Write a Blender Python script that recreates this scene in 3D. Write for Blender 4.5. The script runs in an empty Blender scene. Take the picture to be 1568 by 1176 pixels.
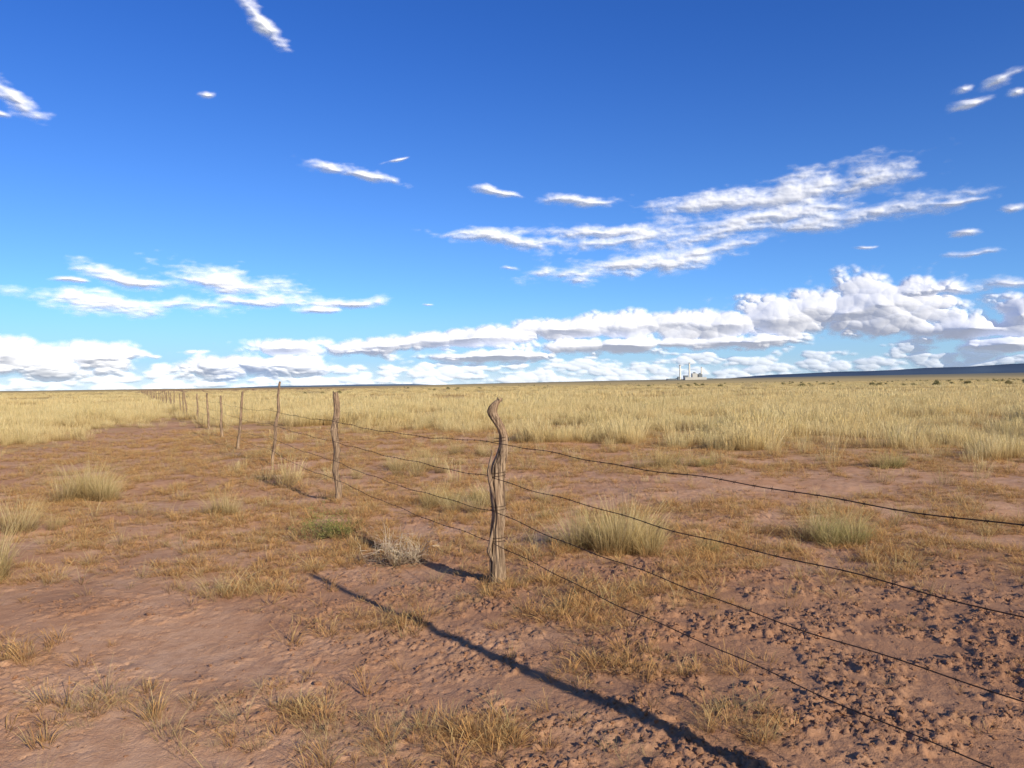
import bpy, math, random
import numpy as np
from mathutils import Vector, Matrix, Quaternion

random.seed(7); rng = np.random.default_rng(7)
scene = bpy.context.scene
COL = scene.collection

# ------------------------------------------------------------------ noise
_p = np.random.default_rng(3).permutation(4096)
_ga = np.random.default_rng(4).random(4096)*2*np.pi
_gx, _gy = np.cos(_ga), np.sin(_ga)
def _h(i, j, s=0):
    return _p[(_p[(i + s*131) & 4095] + j) & 4095]
def perlin(x, y, s=0):
    x = np.asarray(x, float); y = np.asarray(y, float)
    xi = np.floor(x).astype(np.int64); yi = np.floor(y).astype(np.int64)
    xf = x-xi; yf = y-yi
    u = xf*xf*xf*(xf*(xf*6-15)+10); v = yf*yf*yf*(yf*(yf*6-15)+10)
    def g(a, b):
        k = _h(xi+a, yi+b, s)
        return _gx[k]*(xf-a)+_gy[k]*(yf-b)
    a = g(0,0)*(1-u)+g(1,0)*u
    b = g(0,1)*(1-u)+g(1,1)*u
    return (a*(1-v)+b*v)*1.5
def fbm(x, y, o=4, s=0, gain=.5):
    r = 0; a = 1; f = 1
    for k in range(o):
        r = r + a*perlin(x*f+17*k, y*f-9*k, s+k); a *= gain; f *= 2.03
    return r
def worley(x, y, s=0):
    xi = np.floor(x).astype(np.int64); yi = np.floor(y).astype(np.int64)
    f1 = np.full(x.shape, 9.); f2 = np.full(x.shape, 9.); idr = np.zeros(x.shape)
    tx = np.zeros(x.shape); ty = np.zeros(x.shape)
    for a in (-1,0,1):
        for b in (-1,0,1):
            k = _h(xi+a, yi+b, s)
            px = xi+a+(_p[k]/4096.); py = yi+b+(_p[(k+77)&4095]/4096.)
            dx = x-px; dy = y-py
            d = np.sqrt(dx*dx+dy*dy)
            c = d < f1
            f2 = np.where(c, f1, np.minimum(f2, d))
            idr = np.where(c, _p[(k+501)&4095]/4096., idr)
            tx = np.where(c, dx, tx); ty = np.where(c, dy, ty)
            f1 = np.where(c, d, f1)
    return f1, f2, idr, tx, ty
def ss(a, b, x):
    t = np.clip((x-a)/(b-a), 0, 1); return t*t*(3-2*t)

# ------------------------------------------------------------------ terrain masks (world metres)
FX0, FY0, FS = -0.14, 6.2, -0.49            # fence line
def fence_x(y): return FX0 + FS*(y-FY0)
def field_mask(x, y):
    u = np.where(y > 1, x/np.maximum(y, 1), np.sign(x)*2)
    yb = np.interp(u, [-2,-.8,-.66,-.58,-.5,-.44,-.38,-.12,0,.18,.35,.66,.9,2],
                      [14,18,20,25,33,40,34,27,24,20,18,16.,15,12])
    yb = yb*(1+.22*fbm(x/2.2, y/2.6, 4, 40, .6))
    return ss(-2.2, 3.0, y-yb)
def rough_mask(x, y):
    d = (x - fence_x(y))
    m = ss(-2.6, .3, d + .9*fbm(x/1.1, y/1.1, 3, 50))*ss(8.5, 5.6, y + .8*fbm(x*.7, y*.7, 2, 55))
    patch = .6*ss(.08, .5, fbm(x/1.0, y/1.0, 3, 60))*ss(9, 6, y)
    return np.clip(np.maximum(m, patch), 0, 1)
FEAT = [(-3.4,8.6,1.9,1.4,.95),(-2.2,7.6,1.2,.9,1.),(.35,5.6,.9,.5,1.),(.0,6.4,.6,.5,1.),(3.4,7.6,2.6,1.2,1.15),
        (5.5,8.6,3,1.5,1.1),(-1.7,3.75,.75,.3,.45),(-.55,3.5,.65,.28,.7),(1.05,3.6,.28,.2,1.),(-4.8,6.6,.8,.6,.6),(1.6,6.6,1.5,.6,.9),(-2.2,6.1,.35,.2,.9),
        (-1.2,10.5,2.4,2.8,1.15),(-6,15,2.4,5,1.),(-9,22,2.8,7,1.),(-6.4,11.2,.9,.5,.8),(1.1,7.3,1.4,.7,1.1),(5,15,6,2.2,.95),(.6,4.3,.5,.25,.5),(2.2,9.4,1.6,.9,1.),(6.5,11,2.5,1.,.75),(-.9,5.2,.5,.3,.4),(-3.2,4.6,.5,.3,.4)]
def cover_mask(x, y):
    n = fbm(x/.8, y/1.0, 5, 70, .6)
    r = np.zeros(np.shape(x))
    for (cx, cy, a, b, w) in FEAT:
        r = np.maximum(r, w*np.exp(-(((x-cx)/a)**2+((y-cy)/b)**2)**1.3))
    r = np.maximum(r, .15*ss(5,9,y)); r = np.maximum(r, .6*ss(12.5,16.,y)*ss(-3.2,-.5,x-fence_x(y)))
    bare = np.exp(-(((x-4.2)/3.0)**2+((y-12)/1.3)**2)**2)
    r = r*(1-.85*bare)
    return np.clip(r*(1+2.0*n)+.10*np.clip(n,0,1)*ss(4.5,7,y), 0, 1)

def H(x, y, fine=True):
    x = np.asarray(x, float); y = np.asarray(y, float)
    r = np.hypot(x, y)
    h = .05*fbm(x/3.5, y/3.5, 3, 1)*ss(0, 6, r) + .18*ss(25, 120, r)*perlin(x/45, y/45, 2)
    h = h + 1.0*ss(300, 1200, r)*perlin(x/300, y/300, 5)
    u = np.where(y > 1, x/np.maximum(y, 1), 0)
    px = np.interp(u, [-1.2,-.66,-.3,-.1,0,.2,.4,.66,1.2], [1,1,1,1.5,3,5,6.5,8,9])
    h = h + ss(1500, 5000, y)*np.minimum(y, 9000)*px/1180.
    if fine:
        near = (np.abs(x) < y+2.5) & (np.abs(x) < 14) & (y > 1) & (y < 20)
        if near.any():
            X = x[near]; Y = y[near]
            R = rough_mask(X, Y); C = cover_mask(X, Y)
            wx = X+.035*fbm(X*7, Y*7, 4, 10, .6); wy = Y+.035*fbm(X*7, Y*7, 4, 14, .6)
            f1, f2, idr, tx, ty = worley(wx*12, wy*13, 20)
            e = ss(0, .10, f2-f1)
            A = (idr-.4)*.007 + e*.011 + (tx*np.cos(idr*40)+ty*np.sin(idr*40))*.015*e
            f1, f2, idr2, tx, ty = worley(wx*30+3, wy*32, 30)
            e2 = ss(0, .20, f2-f1)
            B = (idr2-.4)*.011 + e2*.007 + (tx*np.cos(idr2*40)+ty*np.sin(idr2*40))*.012*e2
            gate = ss(-.25, .3, fbm(X*2.1, Y*2.1, 5, 90, .65))
            fb = fbm(X*16, Y*16, 4, 80, .7)
            hh = R*(A*gate + B*(.35+.75*gate) + .005*fb*(.25+gate) + .005*fbm(X*2.6, Y*2.6, 3, 81))
            f1, f2, i3, _, _ = worley(wx*4.4+5, wy*5.2, 33)
            crack = -.014*ss(.04, 0, f2-f1)*ss(-.2, .2, fbm(X*.8, Y*.8, 2, 91))
            f1, f2, i4, _, _ = worley(wx*11+5, wy*12, 34)
            crack2 = -.006*ss(.09, 0, f2-f1)*ss(-.1, .3, fbm(X*1.1, Y*1.1, 3, 92))
            g2 = ss(.0, .45, fbm(X*1.3, Y*1.3, 4, 93, .6))
            hh = hh + (1-.8*R)*(crack + crack2 + .0010*fbm(X*15, Y*15, 5, 99, .75) + g2*(B*.6+A*.4))
            hh = hh + C*.010*(fbm(X*6, Y*6, 4, 88, .65)+.4)
            hh = hh*ss(20, 15, Y)
            h = h.copy() if h.ndim else h
            h[near] += hh
    return h
def Hp(x, y):
    return float(H(np.array([x]), np.array([y]))[0])

# ------------------------------------------------------------------ node helpers
class S:
    nt = None
    def __init__(s, k): s.k = k
    @staticmethod
    def m(op, *a, clamp=False):
        n = S.nt.nodes.new('ShaderNodeMath'); n.operation = op; n.use_clamp = clamp
        for i, v in enumerate(a):
            if isinstance(v, S): S.nt.links.new(v.k, n.inputs[i])
            else: n.inputs[i].default_value = v
        return S(n.outputs[0])
    def __add__(s, o): return S.m('ADD', s, o)
    __radd__ = __add__
    def __sub__(s, o): return S.m('SUBTRACT', s, o)
    def __rsub__(s, o): return S.m('SUBTRACT', o, s)
    def __mul__(s, o): return S.m('MULTIPLY', s, o)
    __rmul__ = __mul__
def sstep(a, b, x):
    n = S.nt.nodes.new('ShaderNodeMapRange'); n.interpolation_type = 'SMOOTHSTEP'
    S.nt.links.new(x.k, n.inputs['Value'])
    n.inputs['From Min'].default_value = a; n.inputs['From Max'].default_value = b
    return S(n.outputs['Result'])
def noise(v, scale=1., detail=5., rough=.55, dist=0., out='Fac'):
    n = S.nt.nodes.new('ShaderNodeTexNoise')
    if v is not None: S.nt.links.new(v, n.inputs['Vector'])
    n.inputs['Scale'].default_value = scale; n.inputs['Detail'].default_value = detail
    n.inputs['Roughness'].default_value = rough; n.inputs['Distortion'].default_value = dist
    return S(n.outputs[out])
def mixc(f, a, b, mode='MIX'):
    n = S.nt.nodes.new('ShaderNodeMix'); n.data_type = 'RGBA'; n.blend_type = mode
    if isinstance(f, S): S.nt.links.new(f.k, n.inputs[0])
    else: n.inputs[0].default_value = f
    for i, v in ((6, a), (7, b)):
        if isinstance(v, S): S.nt.links.new(v.k, n.inputs[i])
        else: n.inputs[i].default_value = (*v, 1)
    return S(n.outputs[2])
def new_mat(name):
    m = bpy.data.materials.new(name); m.use_nodes = True
    nt = m.node_tree; nt.nodes.clear(); S.nt = nt
    out = nt.nodes.new('ShaderNodeOutputMaterial')
    return m, nt, out
def principled(nt, out, col, rough=.9, normal=None, spec=.15):
    b = nt.nodes.new('ShaderNodeBsdfPrincipled')
    if isinstance(col, S): nt.links.new(col.k, b.inputs['Base Color'])
    else: b.inputs['Base Color'].default_value = (*col, 1)
    b.inputs['Roughness'].default_value = rough
    b.inputs['Specular IOR Level'].default_value = spec
    if normal is not None: nt.links.new(normal, b.inputs['Normal'])
    nt.links.new(b.outputs[0], out.inputs['Surface'])
    return b
def diffuse(nt, out, col, normal=None):
    b = nt.nodes.new('ShaderNodeBsdfDiffuse')
    nt.links.new(col.k, b.inputs[0])
    if normal is not None: nt.links.new(normal, b.inputs['Normal'])
    nt.links.new(b.outputs[0], out.inputs['Surface'])
def bump(h, strength=.5, dist=.01):
    n = S.nt.nodes.new('ShaderNodeBump'); n.inputs['Strength'].default_value = strength
    n.inputs['Distance'].default_value = dist; S.nt.links.new(h.k, n.inputs['Height'])
    return n.outputs[0]
def attr(name):
    n = S.nt.nodes.new('ShaderNodeAttribute'); n.attribute_name = name
    return S(n.outputs['Fac'])
def texco(which='Object'):
    return S.nt.nodes.new('ShaderNodeTexCoord').outputs[which]

# ------------------------------------------------------------------ materials
def mat_soil(name, use_attr=True):
    m, nt, out = new_mat(name)
    if use_attr:
        P = S.nt.nodes.new('ShaderNodeNewGeometry').outputs['Position']
    else:
        P = texco('Object')
    n2 = noise(P, 7, 7, .68); n3 = noise(P, 75, 4, .7)
    if use_attr:
        n1 = noise(P, .8, 4, .6)
        rough = attr('rough'); cov = attr('cover'); fld = attr('field'); far = attr('far'); red = attr('red')
        col = mixc(sstep(.35, .65, n1), (.60, .335, .205), (.74, .465, .31))
    else:
        col = mixc(.5, (.48, .26, .16), (.57, .335, .22))
    col = mixc(sstep(.35, .7, n2)*.65, col, (.50, .26, .15))
    col = mixc(sstep(.45, .75, n3)*.4, col, (.80, .52, .36))
    if use_attr:
        col = mixc(rough*.7, col, (.37, .20, .125))
        col = mixc(cov*sstep(.35, .65, n2)*.75, col, (.45, .27, .12))
        g = mixc(sstep(.35, .65, n1), (.60, .43, .20), (.50, .31, .14))
        col = mixc(fld*.8, col, g)
        mp = S.nt.nodes.new('ShaderNodeMapping'); nt.links.new(P, mp.inputs['Vector'])
        mp.inputs['Scale'].default_value = (.004, .016, 1)
        n5 = noise(mp.outputs[0], 1, 5, .65)
        fc = mixc(sstep(.35, .62, n5), (.74, .58, .29), (.52, .40, .21))
        fc = mixc(sstep(.56, .72, n5), fc, (.26, .23, .13))
        col = mixc(far, col, fc)
        col = mixc(red, col, (.38, .22, .15))
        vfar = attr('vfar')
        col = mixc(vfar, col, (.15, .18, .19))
    hgt = n3*.8 + n2*1.3
    b = bump(hgt, .8, .013)
    diffuse(nt, out, col, b)
    return m
M_SOIL = mat_soil('desert_soil')
M_CLOD = mat_soil('soil_clod', False)

def mat_grass(name, stops, root=(.22,.15,.08), trans=.35):
    m, nt, out = new_mat(name)
    oi = nt.nodes.new('ShaderNodeObjectInfo')
    r = S(oi.outputs['Random'])
    cr = nt.nodes.new('ShaderNodeValToRGB')
    el = cr.color_ramp.elements
    while len(el) < len(stops): el.new(.5)
    for i, c in enumerate(stops):
        el[i].position = i/(len(stops)-1); el[i].color = (*c, 1)
    bl = attr('rnd')
    nt.links.new((S.m('FRACT', r + bl*.45)).k, cr.inputs[0])
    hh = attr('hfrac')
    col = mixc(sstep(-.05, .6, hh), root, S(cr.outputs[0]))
    d = nt.nodes.new('ShaderNodeBsdfDiffuse'); t = nt.nodes.new('ShaderNodeBsdfTranslucent')
    nt.links.new(col.k, d.inputs[0]); nt.links.new(col.k, t.inputs[0])
    mx = nt.nodes.new('ShaderNodeMixShader'); mx.inputs[0].default_value = trans
    nt.links.new(d.outputs[0], mx.inputs[1]); nt.links.new(t.outputs[0], mx.inputs[2])
    nt.links.new(mx.outputs[0], out.inputs['Surface'])
    return m
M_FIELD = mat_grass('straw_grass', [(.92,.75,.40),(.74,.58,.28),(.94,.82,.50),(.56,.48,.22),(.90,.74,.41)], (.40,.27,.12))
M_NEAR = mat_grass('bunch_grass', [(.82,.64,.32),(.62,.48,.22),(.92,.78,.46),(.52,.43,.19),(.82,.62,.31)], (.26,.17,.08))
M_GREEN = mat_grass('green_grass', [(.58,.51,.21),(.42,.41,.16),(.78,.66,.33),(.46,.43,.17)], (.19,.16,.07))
M_HERB = mat_grass('dry_herb', [(.76,.42,.16),(.80,.52,.23),(.58,.31,.12),(.82,.62,.30),(.48,.31,.14)], (.34,.20,.10))
M_GREY = mat_grass('dead_brush', [(.80,.68,.54),(.66,.56,.44),(.88,.80,.66)], (.38,.29,.2), .1)
M_BUSH = mat_grass('green_shrub', [(.27,.29,.09),(.34,.35,.13),(.19,.20,.07)], (.16,.12,.07), .2)
M_DSH = mat_grass('dark_shrub', [(.24,.22,.11),(.30,.26,.13),(.18,.19,.10)], (.16,.13,.08), .1)

def mat_wood():
    m, nt, out = new_mat('weathered_wood')
    P = texco('Object')
    mp = nt.nodes.new('ShaderNodeMapping'); nt.links.new(P, mp.inputs[0])
    mp.inputs['Scale'].default_value = (75, 75, 3.5)
    n1 = noise(mp.outputs[0], 1, 6, .68, .5)
    n2 = noise(P, 7, 4, .6)
    col = mixc(sstep(.38, .62, n1), (.09, .06, .045), (.46, .345, .25))
    col = mixc(sstep(.4, .7, n2)*.5, col, (.33, .22, .15))
    principled(nt, out, col, .85, bump(n1, 1., .009), .1)
    return m
M_WOOD = mat_wood()
m, nt, out = new_mat('rusty_wire'); c = mixc(noise(texco('Object'), 40, 3), (.035,.022,.016), (.09,.055,.04))
principled(nt, out, c, .7, None, .2); M_WIRE = m

# ------------------------------------------------------------------ mesh helpers
def mesh_np(name, V, F, mats=(), smooth=False, attrs=None):
    me = bpy.data.meshes.new(name)
    V = np.asarray(V, np.float32); F = np.asarray(F, np.int32)
    k = F.shape[1]
    me.vertices.add(len(V)); me.vertices.foreach_set('co', V.ravel())
    me.loops.add(F.size); me.loops.foreach_set('vertex_index', F.ravel())
    me.polygons.add(len(F)); me.polygons.foreach_set('loop_start', np.arange(0, F.size, k, dtype=np.int32))
    me.update(calc_edges=True)
    if smooth: me.polygons.foreach_set('use_smooth', np.ones(len(F), bool))
    for a, v in (attrs or {}).items():
        at = me.attributes.new(a, 'FLOAT', 'POINT'); at.data.foreach_set('value', np.asarray(v, np.float32))
    for mm in mats: me.materials.append(mm)
    return me
def add_obj(name, me, parent=None, loc=None):
    o = bpy.data.objects.new(name, me); COL.objects.link(o)
    if parent: o.parent = parent
    if loc is not None: o.location = loc
    return o
def empty(name, loc=(0,0,0)):
    e = bpy.data.objects.new(name, None); COL.objects.link(e); e.location = loc; e.empty_display_size = .3
    return e

# ------------------------------------------------------------------ ground sheet
def axis_x():
    a = [0.]
    while a[-1] < 26000:
        x = a[-1]; a.append(x + (.0115 if x < 3 else .0115+.021*(x-3)))
    a = np.array(a); return np.concatenate([-a[:0:-1], a])+.2
def axis_y():
    a = [2.2]
    while a[-1] < 26000:
        y = a[-1]
        a.append(y + (max(.009, .0042*y) if y < 22 else (.012*y if y < 60 else .03*y)))
    b = [2.2]
    st = .04
    while b[-1] > -3000: b.append(b[-1]-st); st *= 1.25
    return np.concatenate([np.array(b)[:0:-1], np.array(a)])
ax, ay = axis_x(), axis_y()
GX, GY = np.meshgrid(ax, ay)
gx, gy = GX.ravel(), GY.ravel()
gh = H(gx, gy)
nx, ny = len(ax), len(ay)
idx = np.arange(nx*ny).reshape(ny, nx)
F = np.stack([idx[:-1,:-1].ravel(), idx[:-1,1:].ravel(), idx[1:,1:].ravel(), idx[1:,:-1].ravel()], 1)
r = np.hypot(gx, gy)
u = np.where(gy > 1, gx/np.maximum(gy, 1), 0)
redm = ss(-.52,-.46,u)*ss(-.1,-.25,u)*ss(260,420,gy)*ss(2600,1500,gy)
att = dict(rough=rough_mask(gx, gy), cover=cover_mask(gx, gy), field=field_mask(gx, gy),
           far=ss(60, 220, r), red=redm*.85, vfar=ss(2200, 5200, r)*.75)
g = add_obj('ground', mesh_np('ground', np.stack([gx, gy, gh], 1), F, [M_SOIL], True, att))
print('ground verts', nx*ny)

# ------------------------------------------------------------------ tufts
def tuft_mesh(name, n, h, rad, lean, w, mat, seed, curl=.3, seg=3, heads=False, hvar=.45, flop=0.):
    R = np.random.default_rng(seed)
    V = []; F = []; HF = []; RN = []
    for i in range(n):
        a = R.random()*2*np.pi; rr = rad*math.sqrt(R.random())
        p = np.array([rr*math.cos(a), rr*math.sin(a), -.02*min(1,h*3)])
        a2 = a + R.normal(0, .6)
        hh = h*(1-hvar*R.random()); ln = lean*(.15+.85*rr/max(rad,1e-4))*(.4+R.random()) + .05*abs(R.normal())
        if R.random() < flop: ln *= 2.6
        d = np.array([math.cos(a2), math.sin(a2), 0.])
        fa = R.random()*np.pi; side = np.array([math.cos(fa), math.sin(fa), 0.])
        b0 = len(V); rn = R.random()
        ww = w*(.6+.8*R.random())
        for k in range(seg+1):
            t = k/seg
            q = p + np.array([0,0,1.])*hh*(t - .35*min(ln,1.5)*t*t) + d*hh*(ln*t*.6 + curl*ln*t*t)
            wk = ww*(1-.75*t) if not heads else ww*(1-.8*t if t < .7 else .9)
            V += [q-side*wk*.5, q+side*wk*.5]; HF += [t*hh/h, t*hh/h]; RN += [rn, rn]
        for k in range(seg):
            j = b0+2*k; F.append([j, j+1, j+3, j+2])
    return mesh_np(name, V, F, [mat], False, dict(hfrac=HF, rnd=RN))

def twig_mesh(name, n, h, mat, seed, w=.006, leaf=0.):
    R = np.random.default_rng(seed); V = []; F = []; HF = []; RN = []
    def strip(p, q, w0, w1, t0, t1, rn):
        for fa in (0, 1):
            dd = q-p; s = np.cross(dd, [0,0,1.] if fa == 0 else [1.,.3,.1]); s = s/(np.linalg.norm(s)+1e-9)
            b = len(V)
            V.extend([p-s*w0/2, p+s*w0/2, q+s*w1/2, q-s*w1/2]); HF.extend([t0,t0,t1,t1]); RN.extend([rn]*4)
            F.append([b,b+1,b+2,b+3])
    def grow(p, d, L, w0, lev):
        q = p
        for k in range(3):
            d = d + R.normal(0, .22, 3); d[2] += .05; d /= np.linalg.norm(d)
            q2 = q + d*L/3
            strip(q, q2, w0*(1-.2*k), w0*(1-.2*(k+1)), min(1,q[2]/h), min(1,q2[2]/h), R.random())
            q = q2
            if lev > 0 and R.random() < .85:
                d2 = d + R.normal(0, .55, 3); d2 /= np.linalg.norm(d2)
                grow(q, d2, L*.6, w0*.6, lev-1)
            if leaf and lev <= 1:
                for _ in range(3):
                    c = q + R.normal(0, leaf*1.4, 3); a = R.normal(0,1,3); a /= np.linalg.norm(a)
                    bb = np.cross(a, R.normal(0,1,3)); bb /= np.linalg.norm(bb)+1e-9
                    z = len(V); V.extend([c-a*leaf, c-bb*leaf*.4, c+a*leaf, c+bb*leaf*.4])
                    HF.extend([max(.3,min(1,c[2]/h))]*4); RN.extend([R.random()]*4); F.append([z,z+1,z+2,z+3])
    for i in range(n):
        a = R.random()*2*np.pi; e = .25+.9*R.random()
        grow(np.array([0,0,-.01]), np.array([math.cos(a)*math.cos(e), math.sin(a)*math.cos(e), math.sin(e)]), h*(.6+.4*R.random()), w, 2)
    return mesh_np(name, V, F, [mat], False, dict(hfrac=HF, rnd=RN))

def scatter(name, pts, scl, variants, seed, tilt=.08, idx=None, zs=None):
    R = np.random.default_rng(seed)
    n = len(pts)
    col = bpy.data.collections.new(name+'_parts')
    for i, me in enumerate(variants):
        o = bpy.data.objects.new(f'{name}_part_{i:02d}', me); col.objects.link(o)
    me = bpy.data.meshes.new(name); me.vertices.add(n); me.vertices.foreach_set('co', np.asarray(pts, np.float32).ravel())
    me.update()
    rot = np.stack([R.normal(0, tilt, n), R.normal(0, tilt, n), R.random(n)*6.283], 1)
    sc = np.stack([scl, scl, scl*(zs if zs is not None else 1)], 1)
    a = me.attributes.new('rot', 'FLOAT_VECTOR', 'POINT'); a.data.foreach_set('vector', rot.astype(np.float32).ravel())
    a = me.attributes.new('scl', 'FLOAT_VECTOR', 'POINT'); a.data.foreach_set('vector', sc.astype(np.float32).ravel())
    a = me.attributes.new('pick', 'INT', 'POINT'); a.data.foreach_set('value', (idx if idx is not None else R.integers(0, len(variants), n)).astype(np.int32))
    o = add_obj(name, me)
    ng = bpy.data.node_groups.new(name, 'GeometryNodeTree')
    ng.interface.new_socket('Geometry', in_out='INPUT', socket_type='NodeSocketGeometry')
    ng.interface.new_socket('Geometry', in_out='OUTPUT', socket_type='NodeSocketGeometry')
    gi = ng.nodes.new('NodeGroupInput'); go = ng.nodes.new('NodeGroupOutput')
    ci = ng.nodes.new('GeometryNodeCollectionInfo'); ci.inputs['Collection'].default_value = col
    ci.inputs['Separate Children'].default_value = True; ci.inputs['Reset Children'].default_value = True
    ip = ng.nodes.new('GeometryNodeInstanceOnPoints'); ip.inputs['Pick Instance'].default_value = True
    def na(nm, ty):
        q = ng.nodes.new('GeometryNodeInputNamedAttribute'); q.data_type = ty; q.inputs['Name'].default_value = nm
        return [s for s in q.outputs if s.enabled and s.name == 'Attribute'][0]
    L = ng.links.new
    L(gi.outputs[0], ip.inputs['Points']); L(ci.outputs[0], ip.inputs['Instance'])
    L(na('pick', 'INT'), ip.inputs['Instance Index'])
    L(na('rot', 'FLOAT_VECTOR'), ip.inputs['Rotation']); L(na('scl', 'FLOAT_VECTOR'), ip.inputs['Scale'])
    L(ip.outputs[0], go.inputs[0])
    md = o.modifiers.new('scatter', 'NODES'); md.node_group = ng
    return o

def wedge_points(n, y0, y1, p=1.0, ext=.85, R=rng):
    t = R.random(n)
    k = 2-p; yy = (y0**k + t*(y1**k-y0**k))**(1/k)
    return (R.random(n)*2-1)*ext*yy, yy

# --- golden grass field
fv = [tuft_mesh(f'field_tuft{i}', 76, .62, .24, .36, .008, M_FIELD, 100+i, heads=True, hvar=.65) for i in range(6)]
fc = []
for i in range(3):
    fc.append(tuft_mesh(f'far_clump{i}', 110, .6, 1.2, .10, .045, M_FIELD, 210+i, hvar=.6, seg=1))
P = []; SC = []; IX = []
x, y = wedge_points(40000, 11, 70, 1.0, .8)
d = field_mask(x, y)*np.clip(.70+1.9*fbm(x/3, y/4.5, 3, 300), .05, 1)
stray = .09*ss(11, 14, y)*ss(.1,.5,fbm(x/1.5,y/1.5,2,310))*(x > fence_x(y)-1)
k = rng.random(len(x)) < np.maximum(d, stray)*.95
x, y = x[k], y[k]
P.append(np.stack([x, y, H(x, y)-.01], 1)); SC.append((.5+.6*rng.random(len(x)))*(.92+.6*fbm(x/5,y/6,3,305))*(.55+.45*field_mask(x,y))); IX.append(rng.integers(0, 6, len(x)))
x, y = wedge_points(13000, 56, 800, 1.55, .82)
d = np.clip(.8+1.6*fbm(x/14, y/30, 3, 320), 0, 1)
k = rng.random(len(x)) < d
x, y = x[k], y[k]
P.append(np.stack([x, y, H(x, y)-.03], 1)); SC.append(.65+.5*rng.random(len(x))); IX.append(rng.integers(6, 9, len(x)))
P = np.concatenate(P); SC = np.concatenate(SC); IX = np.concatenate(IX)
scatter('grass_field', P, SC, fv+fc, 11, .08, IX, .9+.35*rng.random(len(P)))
print('field', len(P))

# --- low dry ground cover
hv = [tuft_mesh(f'herb{i}', 34, .08, .05, 1.3, .0036, M_HERB, 400+i, curl=.6, hvar=.7, seg=2) for i in range(4)]
hv += [tuft_mesh(f'herbs{i}', 26, .15, .035, .9, .003, M_HERB, 410+i, curl=.5, hvar=.6, heads=True) for i in range(2)]
hv += [tuft_mesh(f'sprig{i}', 16, .18, .03, .8, .003, M_NEAR, 420+i, curl=.5, hvar=.6) for i in range(2)]
x, y = wedge_points(95000, 2.6, 30, .55, .85)
c = cover_mask(x, y); f = field_mask(x, y)
k = rng.random(len(x)) < np.clip(c*.95 + .008, 0, 1)*(1-.6*f)
x, y = x[k], y[k]
pk = rng.choice(8, len(x), p=[.2,.2,.17,.16,.09,.08,.06,.04])
scatter('dry_ground_cover', np.stack([x, y, H(x, y)], 1), .5+.9*rng.random(len(x))**1.5, hv, 12, .15, pk)
print('cover', len(x))

# --- individual bunch grasses
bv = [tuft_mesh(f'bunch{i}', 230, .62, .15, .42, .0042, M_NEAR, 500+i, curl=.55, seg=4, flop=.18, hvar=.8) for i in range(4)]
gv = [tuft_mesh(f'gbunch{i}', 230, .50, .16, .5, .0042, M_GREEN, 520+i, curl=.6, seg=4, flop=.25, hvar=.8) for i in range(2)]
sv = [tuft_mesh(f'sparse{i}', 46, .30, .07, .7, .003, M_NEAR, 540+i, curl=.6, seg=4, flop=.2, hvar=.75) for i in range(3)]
def clump(name, items, variants):
    pts = np.array([[a, b, Hp(a, b)-.01] for a, b, s, v in items])
    return scatter(name, pts, np.array([s for *_, s, v in items]), variants, int(abs(items[0][0])*100)+3, .12, np.array([v for *_, v in items]))
B = bv+gv
def patch(cx, cy, wx, wy, n, s, pgreen=.2, seed=0):
    R = np.random.default_rng(int(abs(cx*100)+cy*10)+seed); it = []
    for _ in range(n):
        a = R.normal(0, 1); b = R.normal(0, 1)
        it.append((cx+a*wx*.5, cy+b*wy*.5, s*(.55+.55*R.random())*math.exp(-.12*(a*a+b*b)), int(R.integers(4,6)) if R.random() < pgreen else int(R.integers(0,4))))
    return clump('bunch_grass', it, B)
patch(1.0, 7.4, .70, .45, 18, 1.1, .35)
patch(3.25, 7.7, .40, .3, 8, .9, .7)
patch(-.35, 10.0, .9, .9, 13, .92, .1)
patch(-1.7, 14.2, 1.2, 1.2, 14, 1.05, .0)
patch(-6.35, 11.4, .55, .4, 11, 1.2, .05)
patch(-5.55, 8.55, .35, .3, 6, .95, .0)
patch(-4.45, 6.5, .35, .3, 6, 1.0, .1)
patch(-3.65, 9.7, .35, .3, 4, .75, .1)
patch(7.0, 14.1, .6, .4, 6, .9, .3)
patch(3.0, 14.5, 2.4, .8, 10, .85, .1)
patch(-.9, 17.5, 2.0, .8, 10, .95, .1)
ls = []
for (a, b, s, n, w) in [(-2.25,6.0,.85,9,.2),(-1.85,3.75,.5,10,.28),(-1.25,3.5,.5,9,.22),(-.75,3.6,.5,10,.22),(-.5,3.4,.4,8,.22),(-2.3,3.9,.45,5,.25),(-2.,3.4,.45,5,.2),
                       (1.07,3.65,.35,6,.12),(.6,3.3,.35,3,.1),(.45,5.5,.45,9,.35),(-4.4,9.4,.8,8,.4),(-.15,5.7,.4,6,.2),(-3.2,12.,1,8,.9),(4.2,8.6,.8,14,1.2),(6.,9.,.8,14,1.2),(2.3,8.8,.7,7,.7),(-5.,18.,1.4,16,1.4),
                       (1.9,15.,1.4,12,2.5),(-7.3,24.,1.6,14,2.5),(-.9,6.05,.5,4,.3),(-4.,7.9,.7,7,.5),(7.5,12.5,1.3,12,1.5),(-8.5,15,1.3,7,1.),(.9,7.2,1.2,7,.35),(3.3,7.6,.9,5,.3)]:
    for _ in range(n): ls.append((a+rng.normal(0, w), b+rng.normal(0, w*.5), s*(.6+.8*rng.random()), int(rng.integers(0, 3))))
clump('sparse_dry_grass', ls, sv)

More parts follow.
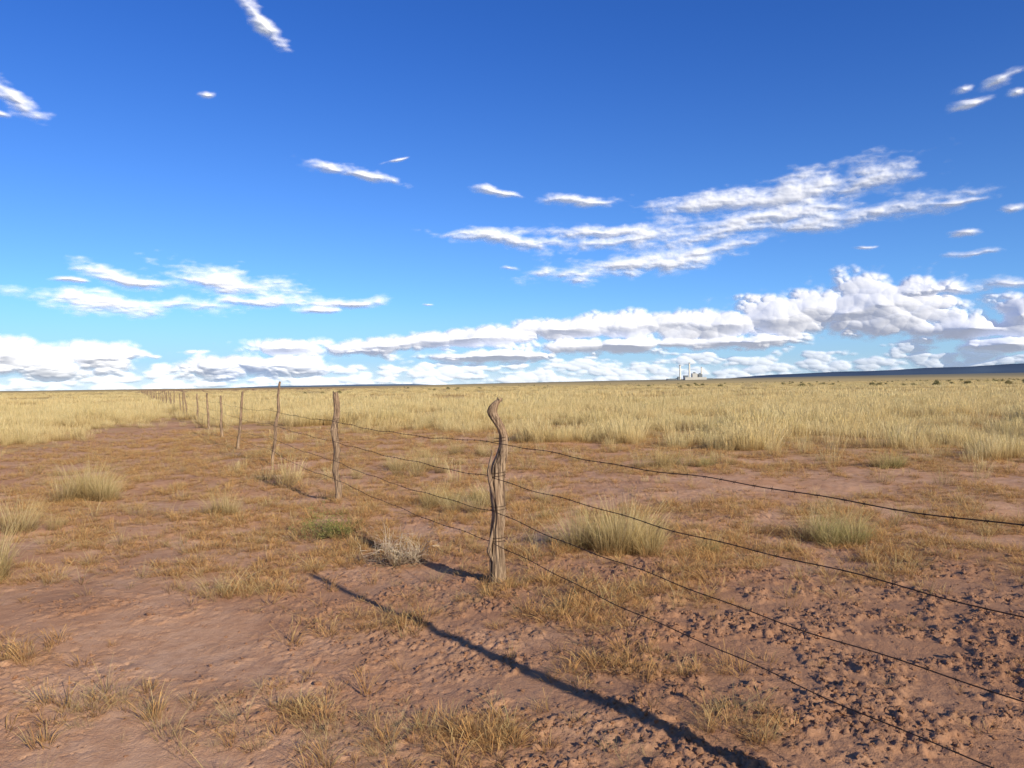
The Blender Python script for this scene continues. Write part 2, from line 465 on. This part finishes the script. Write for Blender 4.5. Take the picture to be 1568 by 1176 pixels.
add_obj('green_shrub', twig_mesh('green_shrub', 22, .25, M_BUSH, 71, .005, .009), None, (-2.05, 8.15, Hp(-2.05,8.15)))
o = add_obj('green_shrub', bpy.data.objects['green_shrub'].data, None, (-1.85, 8.25, Hp(-1.85,8.25))); o.rotation_euler[2] = 2; o.scale = (.8,)*3
add_obj('dead_brush', twig_mesh('dead_brush', 30, .30, M_GREY, 73, .010), None, (-1.08, 6.95, Hp(-1.08,6.95)))
o = add_obj('dead_brush', bpy.data.objects['dead_brush'].data, None, (-.92, 7.05, Hp(-.92,7.05))); o.rotation_euler[2] = 2.4; o.scale = (.8,)*3

# distant dark desert shrubs
sh = [twig_mesh(f'dsh{i}', 14, .55, M_DSH, 80+i, .04, .10) for i in range(3)]
x, y = wedge_points(2600, 150, 1500, 1.2, .85)
k = (rng.random(len(x)) < np.clip(-.2+.9*fbm(x/60, y/120, 3, 330)+.9*(x/y), 0, 1))
x, y = x[k], y[k]
scatter('desert_shrubs', np.stack([x, y, H(x, y)-.05], 1), .6+.7*rng.random(len(x)), sh, 14, .05)

# ------------------------------------------------------------------ clods
import bmesh
cv = []
for i in range(5):
    bm = bmesh.new(); bmesh.ops.create_icosphere(bm, subdivisions=2, radius=1)
    co = np.array([v.co[:] for v in bm.verts]); R = np.random.default_rng(i)
    for _ in range(9):
        nrm = R.normal(0,1,3); nrm /= np.linalg.norm(nrm); dd = .45+.4*R.random()
        t = co@nrm; over = np.clip(t-dd, 0, None); co -= over[:,None]*nrm*.9
    co *= (1+.15*fbm(co[:,0]*2.5+i*9, co[:,1]*2.5+co[:,2]*2.1, 4, 7)[:,None]); co[:,2] *= .65
    for v, c in zip(bm.verts, co): v.co = c
    me = bpy.data.meshes.new(f'clod{i}'); bm.to_mesh(me); bm.free(); me.materials.append(M_CLOD); cv.append(me)
x, y = wedge_points(80000, 2.4, 9.5, .8, .85)
k = rng.random(len(x)) < rough_mask(x, y)*ss(-.3,.35,fbm(x*2.1,y*2.1,5,90,.65))*.85+.014+.15*ss(.0,.45,fbm(x*1.3,y*1.3,4,93,.6))
x, y = x[k], y[k]
s = .0025+.012*rng.random(len(x))**3 + .010*(rng.random(len(x)) < .025)
scatter('soil_clods', np.stack([x, y, H(x, y)+s*.3], 1), s, cv, 16, .5)
print('clods', len(x))

# ------------------------------------------------------------------ fence
fence = empty('barbed_wire_fence', (0,0,0))
def sweep(name, pts, seed, nr=30, ns=110, rough=.16, groove=.12):
    pts = np.array(pts, float)
    dl = np.concatenate([[0], np.cumsum(np.linalg.norm(np.diff(pts[:,:3],axis=0),axis=1))]); T = dl/dl[-1]
    t = np.linspace(0, 1, ns)
    tt = np.linspace(0,1,600); raw = np.stack([np.interp(tt, T, pts[:,k]) for k in range(4)],1)
    ker = np.hanning(31); ker /= ker.sum()
    pad = np.pad(raw, ((15,15),(0,0)), 'edge'); raw = np.stack([np.convolve(pad[:,k], ker, 'valid') for k in range(4)],1)
    q = np.stack([np.interp(t, tt, raw[:,k]) for k in range(4)],1)
    q[-1,:3] = pts[-1,:3]; q[0,:3] = pts[0,:3]
    th = np.linspace(0, 2*np.pi, nr, endpoint=False)
    TH, Z = np.meshgrid(th, t*dl[-1])
    tw = TH + Z*.7
    cx, cy = np.cos(tw), np.sin(tw)
    rad = q[:,3][:,None]*(1 + rough*fbm(cx*1.0+seed*3, cy*1.0+Z*2.4, 3, seed) - groove*np.abs(perlin(cx*2.9+cy*3.3+seed, Z*.7+cy, seed+5))*2.2 + .09*perlin(cx*7, cy*7+Z*2, seed+9))
    rx = q[:,0][:,None]+rad*np.cos(TH)*1.0; ry = q[:,1][:,None]+rad*np.sin(TH)*.85; rz = np.repeat(q[:,2][:,None], nr, 1)
    rz[-1] += .012*np.sin(th*2+seed)+.01*np.cos(th*5)
    V = np.stack([rx.ravel(), ry.ravel(), rz.ravel()],1)
    I = np.arange(ns*nr).reshape(ns, nr); J = np.roll(I, -1, 1)
    F = np.stack([I[:-1].ravel(), J[:-1].ravel(), J[1:].ravel(), I[1:].ravel()],1)
    V = np.vstack([V, [q[-1,0],q[-1,1],rz[-1].mean()-.006]]); c = len(V)-1
    cap = [[I[-1,k], J[-1,k], c, c] for k in range(nr)]
    me = bpy.data.meshes.new(name)
    me.from_pydata(V.tolist(), [], F.tolist()+[[a,b,c] for a,b,c,_ in cap]); me.materials.append(M_WOOD)
    me.polygons.foreach_set('use_smooth', np.ones(len(me.polygons), bool))
    return me
k = .00525
prof = [(758,900,.072),(758,880,.068),(757,850,.064),(757,815,.059),(761,790,.056),(760,765,.060),(759,740,.062),(761,715,.060),(766,700,.050),(770,684,.039),(770,668,.035),(765,655,.037),(757,642,.042),(752,632,.040),(755,622,.036),(764,613,.024)]
pts = [((x-757)*k, 0, (893-y)*k, r) for x, y, r in prof]
z0 = Hp(-.14, 6.2)
add_obj('post_1', sweep('post_1', pts, 3, 52, 220, .16, .17), fence, (-.14, 6.2, z0))
sp = [((752-757)*k,-.03,(860-893)*-k,.012),((745-757)*k,-.035,.25,.022),((749-757)*k,-.035,.36,.013),((755-757)*k,-.03,.5,.006)]
add_obj('post_1_splinter_low', sweep('spl', sp, 8, 16, 40), fence, (-.14, 6.2, z0))
sp = [((756-757)*k,-.035,.66,.010),((749-757)*k,-.04,.80,.019),((747-757)*k,-.04,.90,.017),((752-757)*k,-.03,1.05,.007)]
add_obj('post_1_splinter_high', sweep('spl2', sp, 9, 16, 40), fence, (-.14, 6.2, z0))
def simple_post(i, x, y, h, r, lx, ly, seed, ns=80, nr=20, wv=.009):
    R = np.random.default_rng(seed); n = 7; P = []
    for j in range(n):
        t = j/(n-1); w = wv*(1 if 0 < j < n-1 else 0)
        P.append((lx*t+R.normal(0,w), ly*t+R.normal(0,w), -.1+(h+.1)*t, r*(1.1-.35*t)*(1+R.normal(0,.08))))
    add_obj(f'post_{i}', sweep(f'post_{i}', P, seed, nr, ns, .2, .14), fence, (x, y, Hp(x, y)))
posts = [(9.45,-11.,1.5),(7.0,-7.3,1.5),(4.6,-3.1,1.55)]
for j,(a,b,h) in enumerate(posts): simple_post(f'rear_{j+1}', a, b, h, .05, .03, .02, 60+j)
simple_post('corner', 2.12, 1.62, 2.55, .050, .0, .0, 66, wv=.022)
simple_post(2, -2.47, 10.8, 1.53, .050, -.01, .0, 21, wv=.014)
simple_post(3, -4.98, 15.9, 1.70, .036, .19, .0, 22, wv=.014)
simple_post(4, -7.28, 20.4, 1.52, .042, .15, .0, 23)
py = 25.2; i = 5; allp = [(9.45,-11.),(7.0,-7.3),(4.6,-3.1),(2.12,1.62),(-.14,6.2),(-2.47,10.8),(-4.98,15.9),(-7.28,20.4)]
R = np.random.default_rng(5)
while py < 330:
    px = fence_x(py)+R.normal(0, .08)
    simple_post(i, px, py, 1.5+R.normal(0,.12), .045, R.normal(0,.12), R.normal(0,.1), 30+i, 20, 10)
    allp.append((px, py)); i += 1; py += 4.7+R.normal(0,.3)
def tube(V, F, pts, r, nr=6):
    pts = np.array(pts); n = len(pts); b = len(V)
    d = np.gradient(pts, axis=0); d /= np.linalg.norm(d,axis=1)[:,None]
    s = np.cross(d, [0,0,1.]); s /= np.linalg.norm(s,axis=1)[:,None]; up = np.cross(s, d)
    for j in range(n):
        for a in range(nr):
            t = a/nr*2*np.pi; V.append(pts[j]+r*(s[j]*math.cos(t)+up[j]*math.sin(t)))
    for j in range(n-1):
        for a in range(nr):
            F.append([b+j*nr+a, b+j*nr+(a+1)%nr, b+(j+1)*nr+(a+1)%nr, b+(j+1)*nr+a])
R = np.random.default_rng(15)
nv = np.array([-.89,-.45,0])*0.045
for wi, (zh, sag) in enumerate([(1.13,.035),(.85,.035),(.58,.045),(.33,.04)]):
    V = []; F = []
    path = []
    for a, b in zip(allp[:-1], allp[1:]):
        za, zb = Hp(*a)+zh, Hp(*b)+zh
        near = b[1] < 30
        n = 60 if near else 6
        sg = sag*(.6+.9*R.random())
        for j in range(n):
            t = j/n
            wob = (.006*math.sin(t*17+wi*2)+.004*math.sin(t*41+wi)) if near else 0
            path.append(((a[0]*(1-t)+b[0]*t)+nv[0], (a[1]*(1-t)+b[1]*t)+nv[1], za*(1-t)+zb*t-sg*4*t*(1-t)+wob*(1 if 0<j else 0)))
    path = np.array(path)
    tube(V, F, path, .0026)
    seg = path[(path[:,1] < 16)]
    L = np.concatenate([[0], np.cumsum(np.linalg.norm(np.diff(seg,axis=0),axis=1))])
    s = np.arange(0, L[-1], .12)
    for q in s:
        q += R.normal(0,.01)
        c = np.array([np.interp(q, L, seg[:,k2]) for k2 in range(3)])
        a0 = R.random()*3.14
        for sgn in (0, 1.57):
            dv = np.array([.45*math.cos(a0+sgn), .45*math.cos(a0+sgn)*-.5+.5*math.sin(a0), math.sin(a0+sgn)]); dv /= np.linalg.norm(dv)
            tube(V, F, [c-dv*.012, c, c+dv*.012], .0010, 4)
        tube(V, F, [c-np.array([-.45,.89,0])*.006, c, c+np.array([-.45,.89,0])*.006], .0034, 6)
    add_obj(f'barbed_wire_{wi+1}', mesh_np(f'wire{wi}', V, F, [M_WIRE], True), fence)
V = []; F = []
for (a, b), rr in (((-.14,6.2),.060),((-2.47,10.8),.05),((-4.98,15.9),.045)):
    for zh in (1.13,.85,.58,.33):
        off = .04 if (a > -1 and zh > 1) else .015
        z = Hp(a,b)+zh
        rr2 = rr*(.85 if zh > 1 else 1.05)
        tube(V, F, [(a+off+rr2*math.cos(t), b+rr2*.9*math.sin(t), z+.004*t-.01) for t in np.linspace(0, 12.5, 50)], .002)
add_obj('wire_ties', mesh_np('wire_ties', V, F, [M_WIRE], True), fence)

# ------------------------------------------------------------------ power plant
def simple_mat(name, c, c2, sc=.05, rough=.8):
    m, nt, out = new_mat(name); principled(nt, out, mixc(noise(texco('Object'), sc, 4), c, c2), rough); return m
M_PW = simple_mat('plant_cladding', (.46,.47,.48), (.58,.58,.57)); M_PD = simple_mat('plant_steel', (.14,.17,.21), (.20,.23,.27)); M_ST = simple_mat('stack_concrete', (.80,.79,.76), (.74,.74,.72))
pX, pY = 925., 4000.; pz = Hp(pX, pY)-1
plant = empty('power_plant', (pX, pY, pz))
def box(name, x, y, z, sx, sy, sz, mat, bev=.4):
    bm = bmesh.new(); bmesh.ops.create_cube(bm, size=1)
    for v in bm.verts: v.co = Vector((v.co.x*sx, v.co.y*sy, v.co.z*sz))
    bmesh.ops.bevel(bm, geom=bm.edges[:], offset=bev, segments=1, affect='EDGES')
    me = bpy.data.meshes.new(name); bm.to_mesh(me); bm.free(); me.materials.append(mat)
    return add_obj(name, me, plant, (x, y, z+sz/2))
def stack(name, x, y, h, r0, r1):
    bm = bmesh.new(); bmesh.ops.create_cone(bm, cap_ends=True, segments=24, radius1=r0, radius2=r1, depth=h)
    me = bpy.data.meshes.new(name); bm.to_mesh(me); bm.free(); me.materials.append(M_ST)
    add_obj(name, me, plant, (x, y, h/2))
    bm = bmesh.new(); bmesh.ops.create_cone(bm, cap_ends=True, segments=24, radius1=r1*1.15, radius2=r1*1.15, depth=h*.04)
    me = bpy.data.meshes.new(name+'_rim'); bm.to_mesh(me); bm.free(); me.materials.append(M_PD)
    add_obj(name+'_rim', me, plant, (x, y, h+h*.02))
stack('stack_1', -52, 0, 76, 5.0, 3.8); stack('stack_2', -3, 0, 86, 5.0, 3.8); stack('stack_3', 62, 10, 64, 4.2, 3.2)
box('boiler_house_1', 22, 0, 0, 26, 30, 34, M_PW); box('boiler_house_2', 50, 0, 0, 20, 30, 30, M_PD); box('boiler_house_3', -22, 5, 0, 20, 26, 24, M_PD)
box('turbine_hall', 20, -30, 0, 110, 22, 14, M_PW); box('roof_unit_1', 22, 0, 34.3, 10, 12, 6, M_PD); box('roof_unit_2', 50, 0, 30.3, 8, 12, 5, M_PD)
box('coal_silo', -62, -12, 0, 12, 14, 18, M_PD); box('warehouse', -100, -10, 0, 46, 24, 9, M_PD); box('pump_house', 95, -10, 0, 36, 20, 8, M_PD)
cb = box('coal_conveyor', -84, 0, 4, 60, 4, 4, M_PD); cb.rotation_euler[1] = -.2

# ------------------------------------------------------------------ far mesas
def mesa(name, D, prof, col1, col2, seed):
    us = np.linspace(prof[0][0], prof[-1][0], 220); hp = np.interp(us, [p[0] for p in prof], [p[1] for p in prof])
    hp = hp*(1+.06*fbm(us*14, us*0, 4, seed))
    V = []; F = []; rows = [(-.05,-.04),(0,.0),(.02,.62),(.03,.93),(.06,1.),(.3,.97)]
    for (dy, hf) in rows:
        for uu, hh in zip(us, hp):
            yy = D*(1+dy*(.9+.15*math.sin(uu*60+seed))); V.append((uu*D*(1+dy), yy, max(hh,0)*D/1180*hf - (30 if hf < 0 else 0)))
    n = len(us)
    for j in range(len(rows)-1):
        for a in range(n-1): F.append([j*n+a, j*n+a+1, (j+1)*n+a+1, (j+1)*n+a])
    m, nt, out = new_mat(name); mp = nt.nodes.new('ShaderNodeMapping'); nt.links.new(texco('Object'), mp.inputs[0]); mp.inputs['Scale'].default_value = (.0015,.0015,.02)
    principled(nt, out, mixc(noise(mp.outputs[0], 1, 6, .6), col1, col2), 1., None, 0)  # bluish distance haze is put into the base colour
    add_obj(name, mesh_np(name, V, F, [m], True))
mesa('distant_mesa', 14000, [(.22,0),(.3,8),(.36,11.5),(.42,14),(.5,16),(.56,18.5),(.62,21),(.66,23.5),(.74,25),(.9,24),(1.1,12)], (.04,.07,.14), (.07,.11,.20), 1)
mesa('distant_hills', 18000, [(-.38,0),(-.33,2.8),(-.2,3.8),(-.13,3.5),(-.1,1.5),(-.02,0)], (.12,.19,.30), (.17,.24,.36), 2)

# ------------------------------------------------------------------ sky
SUN_EL = math.radians(22)
sd = Vector((.61*math.cos(SUN_EL), -.79*math.cos(SUN_EL), math.sin(SUN_EL))).normalized()
w = bpy.data.worlds.new('World'); scene.world = w; w.use_nodes = True
nt = w.node_tree; nt.nodes.clear(); S.nt = nt
wo = nt.nodes.new('ShaderNodeOutputWorld'); bg = nt.nodes.new('ShaderNodeBackground'); nt.links.new(bg.outputs[0], wo.inputs[0])
bg.inputs[1].default_value = .11
sky = nt.nodes.new('ShaderNodeTexSky'); sky.sky_type = 'NISHITA'; sky.sun_disc = False
sky.sun_elevation = SUN_EL; sky.sun_rotation = math.atan2(sd.x, sd.y); sky.altitude = 1500; sky.air_density = 1.0; sky.dust_density = .3; sky.ozone_density = 2.5
sx = nt.nodes.new('ShaderNodeSeparateXYZ'); nt.links.new(texco('Generated'), sx.inputs[0]); Zs = S(sx.outputs[2]); Ys = S(sx.outputs[1]); Xs = S(sx.outputs[0])
tcol = mixc(sstep(.08, .48, Zs), (.58, .93, 1.42), (.30, .70, 1.46))
# deep polarised-looking blue opposite the sun, warmer and paler towards the low sun
sunside = Ys*-.79 + Xs*.61
tcol = mixc(sstep(-.35, .55, sunside), tcol, (.72, .66, .62))
tint = mixc(1., S(sky.outputs[0]), tcol, 'MULTIPLY')
hz = mixc(sstep(-.2, .6, sunside), (3.8, 5.4, 7.0), (4.6, 4.3, 4.0))
tint = mixc(sstep(.12, -.01, Zs)*.75, tint, hz)
nt.links.new(tint.k, bg.inputs[0])

# ------------------------------------------------------------------ clouds: relief sheet 24 km out, lit by the sun plus an added blue-grey glow
def pxang(px, py):
    u = (px-784)/1180; v = (599.5-.0135*px-py)/1180
    a = math.atan(u); return a, math.atan(v*math.cos(a)), math.cos(a)
WISP = [(408,32,50,14,-42),(25,148,48,19,-32),(3,178,16,5,-10),(322,143,12,4,0),(553,268,72,8,-9),(612,245,22,3,20),(770,297,38,6,-5),(880,303,66,9,-4),
 (1230,292,170,26,8),(1320,278,90,21,7),(1110,308,95,18,5),(1180,330,150,16,4),(1300,332,180,17,4),(775,364,100,13,-4),(930,354,120,13,-3),(960,370,110,13,5),(1110,352,135,16,8),(1080,385,90,12,12),
 (950,410,130,15,4),(1050,398,90,13,6),(1450,308,60,6,0),(780,413,15,4,0),(1550,320,28,9,5),(1480,357,22,6,5),(1490,390,48,6,0),(1325,382,16,3,0),
 (1490,160,30,7,8),(1480,139,17,7,10),(1535,122,30,10,18),(1562,142,14,6,0),(190,462,170,16,-3),(210,427,82,13,-10),(355,432,98,24,-10),(390,462,64,12,0),(110,428,30,4,0),(545,464,68,9,4),(490,477,34,6,0),
 (655,463,12,3,0),(1450,437,80,11,-3),(1545,430,48,10,0)]
CUM = [(1350,466,98,36,-4),(1300,478,150,28,0),(1200,486,120,26,10),(1110,498,90,18,4),(990,498,95,18,2),(860,504,95,14,3),(720,518,115,11,3),(590,530,75,10,3),(440,532,64,10,0),(1150,522,60,8,0),(950,528,120,9,0),
 (750,545,80,6,0),(425,560,60,12,0),(325,562,44,13,5),(140,550,46,20,5),(65,558,54,18,0),(5,545,42,24,0),(1490,502,70,14,0),(1565,482,32,24,0),(1540,527,46,9,0)]
def field(U, V, blobs):
    cur = np.full(U.shape, 3.)
    for (x, y, hx, hy, ang) in blobs:
        a, e, cs = pxang(x, y); c, s = math.cos(math.radians(ang)), math.sin(math.radians(ang))
        du = U-a; dv = V-e
        L = np.sqrt(((du*c+dv*s)/(hx/1180*cs*cs*1.05))**2+((-du*s+dv*c)/(hy/1180*cs))**2)
        h = np.clip(.5+.5*(cur-L)/.35, 0, 1)
        cur = cur*(1-h)+L*h-.35*h*(1-h)
    return cur
azs = np.linspace(-.78, .78, 1600); els = np.concatenate([np.linspace(-.002, .15, 260), np.linspace(.1506, .50, 360)])
U, V = np.meshgrid(azs, els)
wv = .006*fbm(U*14, V*16, 2, 400)
L = field(U, V+wv, WISP)
n_lo = fbm(U*13, V*42, 3, 410, .55)
n_hi = fbm(U*55, V*150, 4, 440, .6)
uw = U+.006*fbm(U*30,V*60,3,402); vw = V+.002*fbm(U*40,V*60,3,404)
p1 = 1-np.clip(worley(uw*34, vw*85, 403)[0],0,1)**2
p2 = 1-np.clip(worley(uw*80, vw*190, 405)[0],0,1)**2
Dw = 1.06 - L + .42*n_lo + .22*n_hi + .42*(p1-.65) + .20*(p2-.65)
Aw = ss(-.10, 1.10, Dw)*.97
Hw = ss(-.3, 1.4, 1.10 - L + .4*n_lo)*.0110 + .0005*n_hi*Aw + (.0026*p1+.0006*p2)*Aw
wu = U+.0035*fbm(U*22, V*30, 2, 450); wvv = V+.0022*fbm(U*22, V*30, 2, 455)
L = field(wu, wvv, CUM)
def puff(fu, fv, s): return 1-np.clip(worley(wu*fu, wvv*fv, s)[0], 0, 1)**2
q1, q2, q3 = puff(26, 40, 461), puff(58, 90, 462), puff(130, 200, 463)
wl = fbm(wu*14, wvv*40, 2, 470)
base_c = 1.15 - L*.9
Dc = base_c + .80*(q1-.66) + .42*(q2-.62) + .20*(q3-.62) + .22*wl
Ac = ss(-.06, .50, Dc)
Hc = ss(-.3, 1.9, base_c + .2*wl)*.026 + (.0072*q1 + .0022*q2 + .0005*q3)*Ac
top = .033+.012*fbm(U*9, U*0+3, 3, 480)
r1_, r2_ = puff(40, 90, 491), puff(95, 210, 492)
Dl = np.clip((top-wvv)*40, -3, .32) + 1.05*(r1_-.70) + .50*(r2_-.64) + .8*fbm(wu*18, wvv*80, 2, 500)
Al = ss(-.05, .55, Dl)*.80
Hl = ss(-.3, 1.4, Dl)*.0022 + (.0026*r1_+.0006*r2_)*Al
haze = ss(.035, -.002, V)*.35
ALP = 1-(1-Aw)*(1-Ac)*(1-Al)*(1-haze)
HT = Hw + Hc + Hl
D0 = 24000.
rr = D0*(1-HT)
Xc = rr*np.cos(V)*np.sin(U); Yc = rr*np.cos(V)*np.cos(U); Zc = rr*np.sin(V)
ny_, nx_ = U.shape
I = np.arange(ny_*nx_).reshape(ny_, nx_)
Fq = np.stack([I[:-1,:-1].ravel(), I[:-1,1:].ravel(), I[1:,1:].ravel(), I[1:,:-1].ravel()], 1)
al = ALP.ravel(); keep = al[Fq].max(1) > .012
Fq = Fq[keep]; used = np.unique(Fq); remap = np.full(al.shape, -1); remap[used] = np.arange(len(used))
dl = (ss(.06, -.002, V)*.55).ravel()
m, nt, out = new_mat('cloud_vapour')
a = attr('alpha'); hz = attr('haze')
col = mixc(hz, (.70,.73,.79), (.54,.59,.67))
df = nt.nodes.new('ShaderNodeBsdfDiffuse'); nt.links.new(col.k, df.inputs[0])
em = nt.nodes.new('ShaderNodeEmission'); nt.links.new(mixc(hz, (.19,.215,.31), (.22,.29,.39)).k, em.inputs[0]); em.inputs[1].default_value = 1.  # added emission stands in for light scattered within cloud and horizon haze
ad = nt.nodes.new('ShaderNodeAddShader'); nt.links.new(df.outputs[0], ad.inputs[0]); nt.links.new(em.outputs[0], ad.inputs[1])
tr = nt.nodes.new('ShaderNodeBsdfTransparent'); mx = nt.nodes.new('ShaderNodeMixShader')
nt.links.new(a.k, mx.inputs[0]); nt.links.new(tr.outputs[0], mx.inputs[1]); nt.links.new(ad.outputs[0], mx.inputs[2]); nt.links.new(mx.outputs[0], out.inputs['Surface'])
cl = add_obj('clouds', mesh_np('clouds', np.stack([Xc.ravel(), Yc.ravel(), Zc.ravel()],1)[used], remap[Fq], [m], True, dict(alpha=al[used], haze=dl[used])))
print('cloud faces', len(Fq))

sun = bpy.data.lights.new('sun', 'SUN'); sun.energy = 5.; sun.angle = math.radians(.53); sun.color = (1., .88, .69)
so = bpy.data.objects.new('sun', sun); COL.objects.link(so); so.rotation_euler = (-sd).to_track_quat('-Z', 'Y').to_euler(); so.location = sd*50

# ------------------------------------------------------------------ camera
cam = bpy.data.cameras.new('camera'); cam.sensor_width = 36; cam.lens = 1180/1568*36; cam.clip_end = 60000; cam.clip_start = .05
co = bpy.data.objects.new('camera', cam); COL.objects.link(co)
co.matrix_world = Matrix.Translation((0, 0, 1.6)) @ Matrix.Rotation(.0135, 4, 'Y') @ Matrix.Rotation(math.radians(90.05), 4, 'X')
scene.camera = co
scene.view_settings.view_transform = 'Standard'; scene.view_settings.look = 'None'; scene.view_settings.exposure = 0
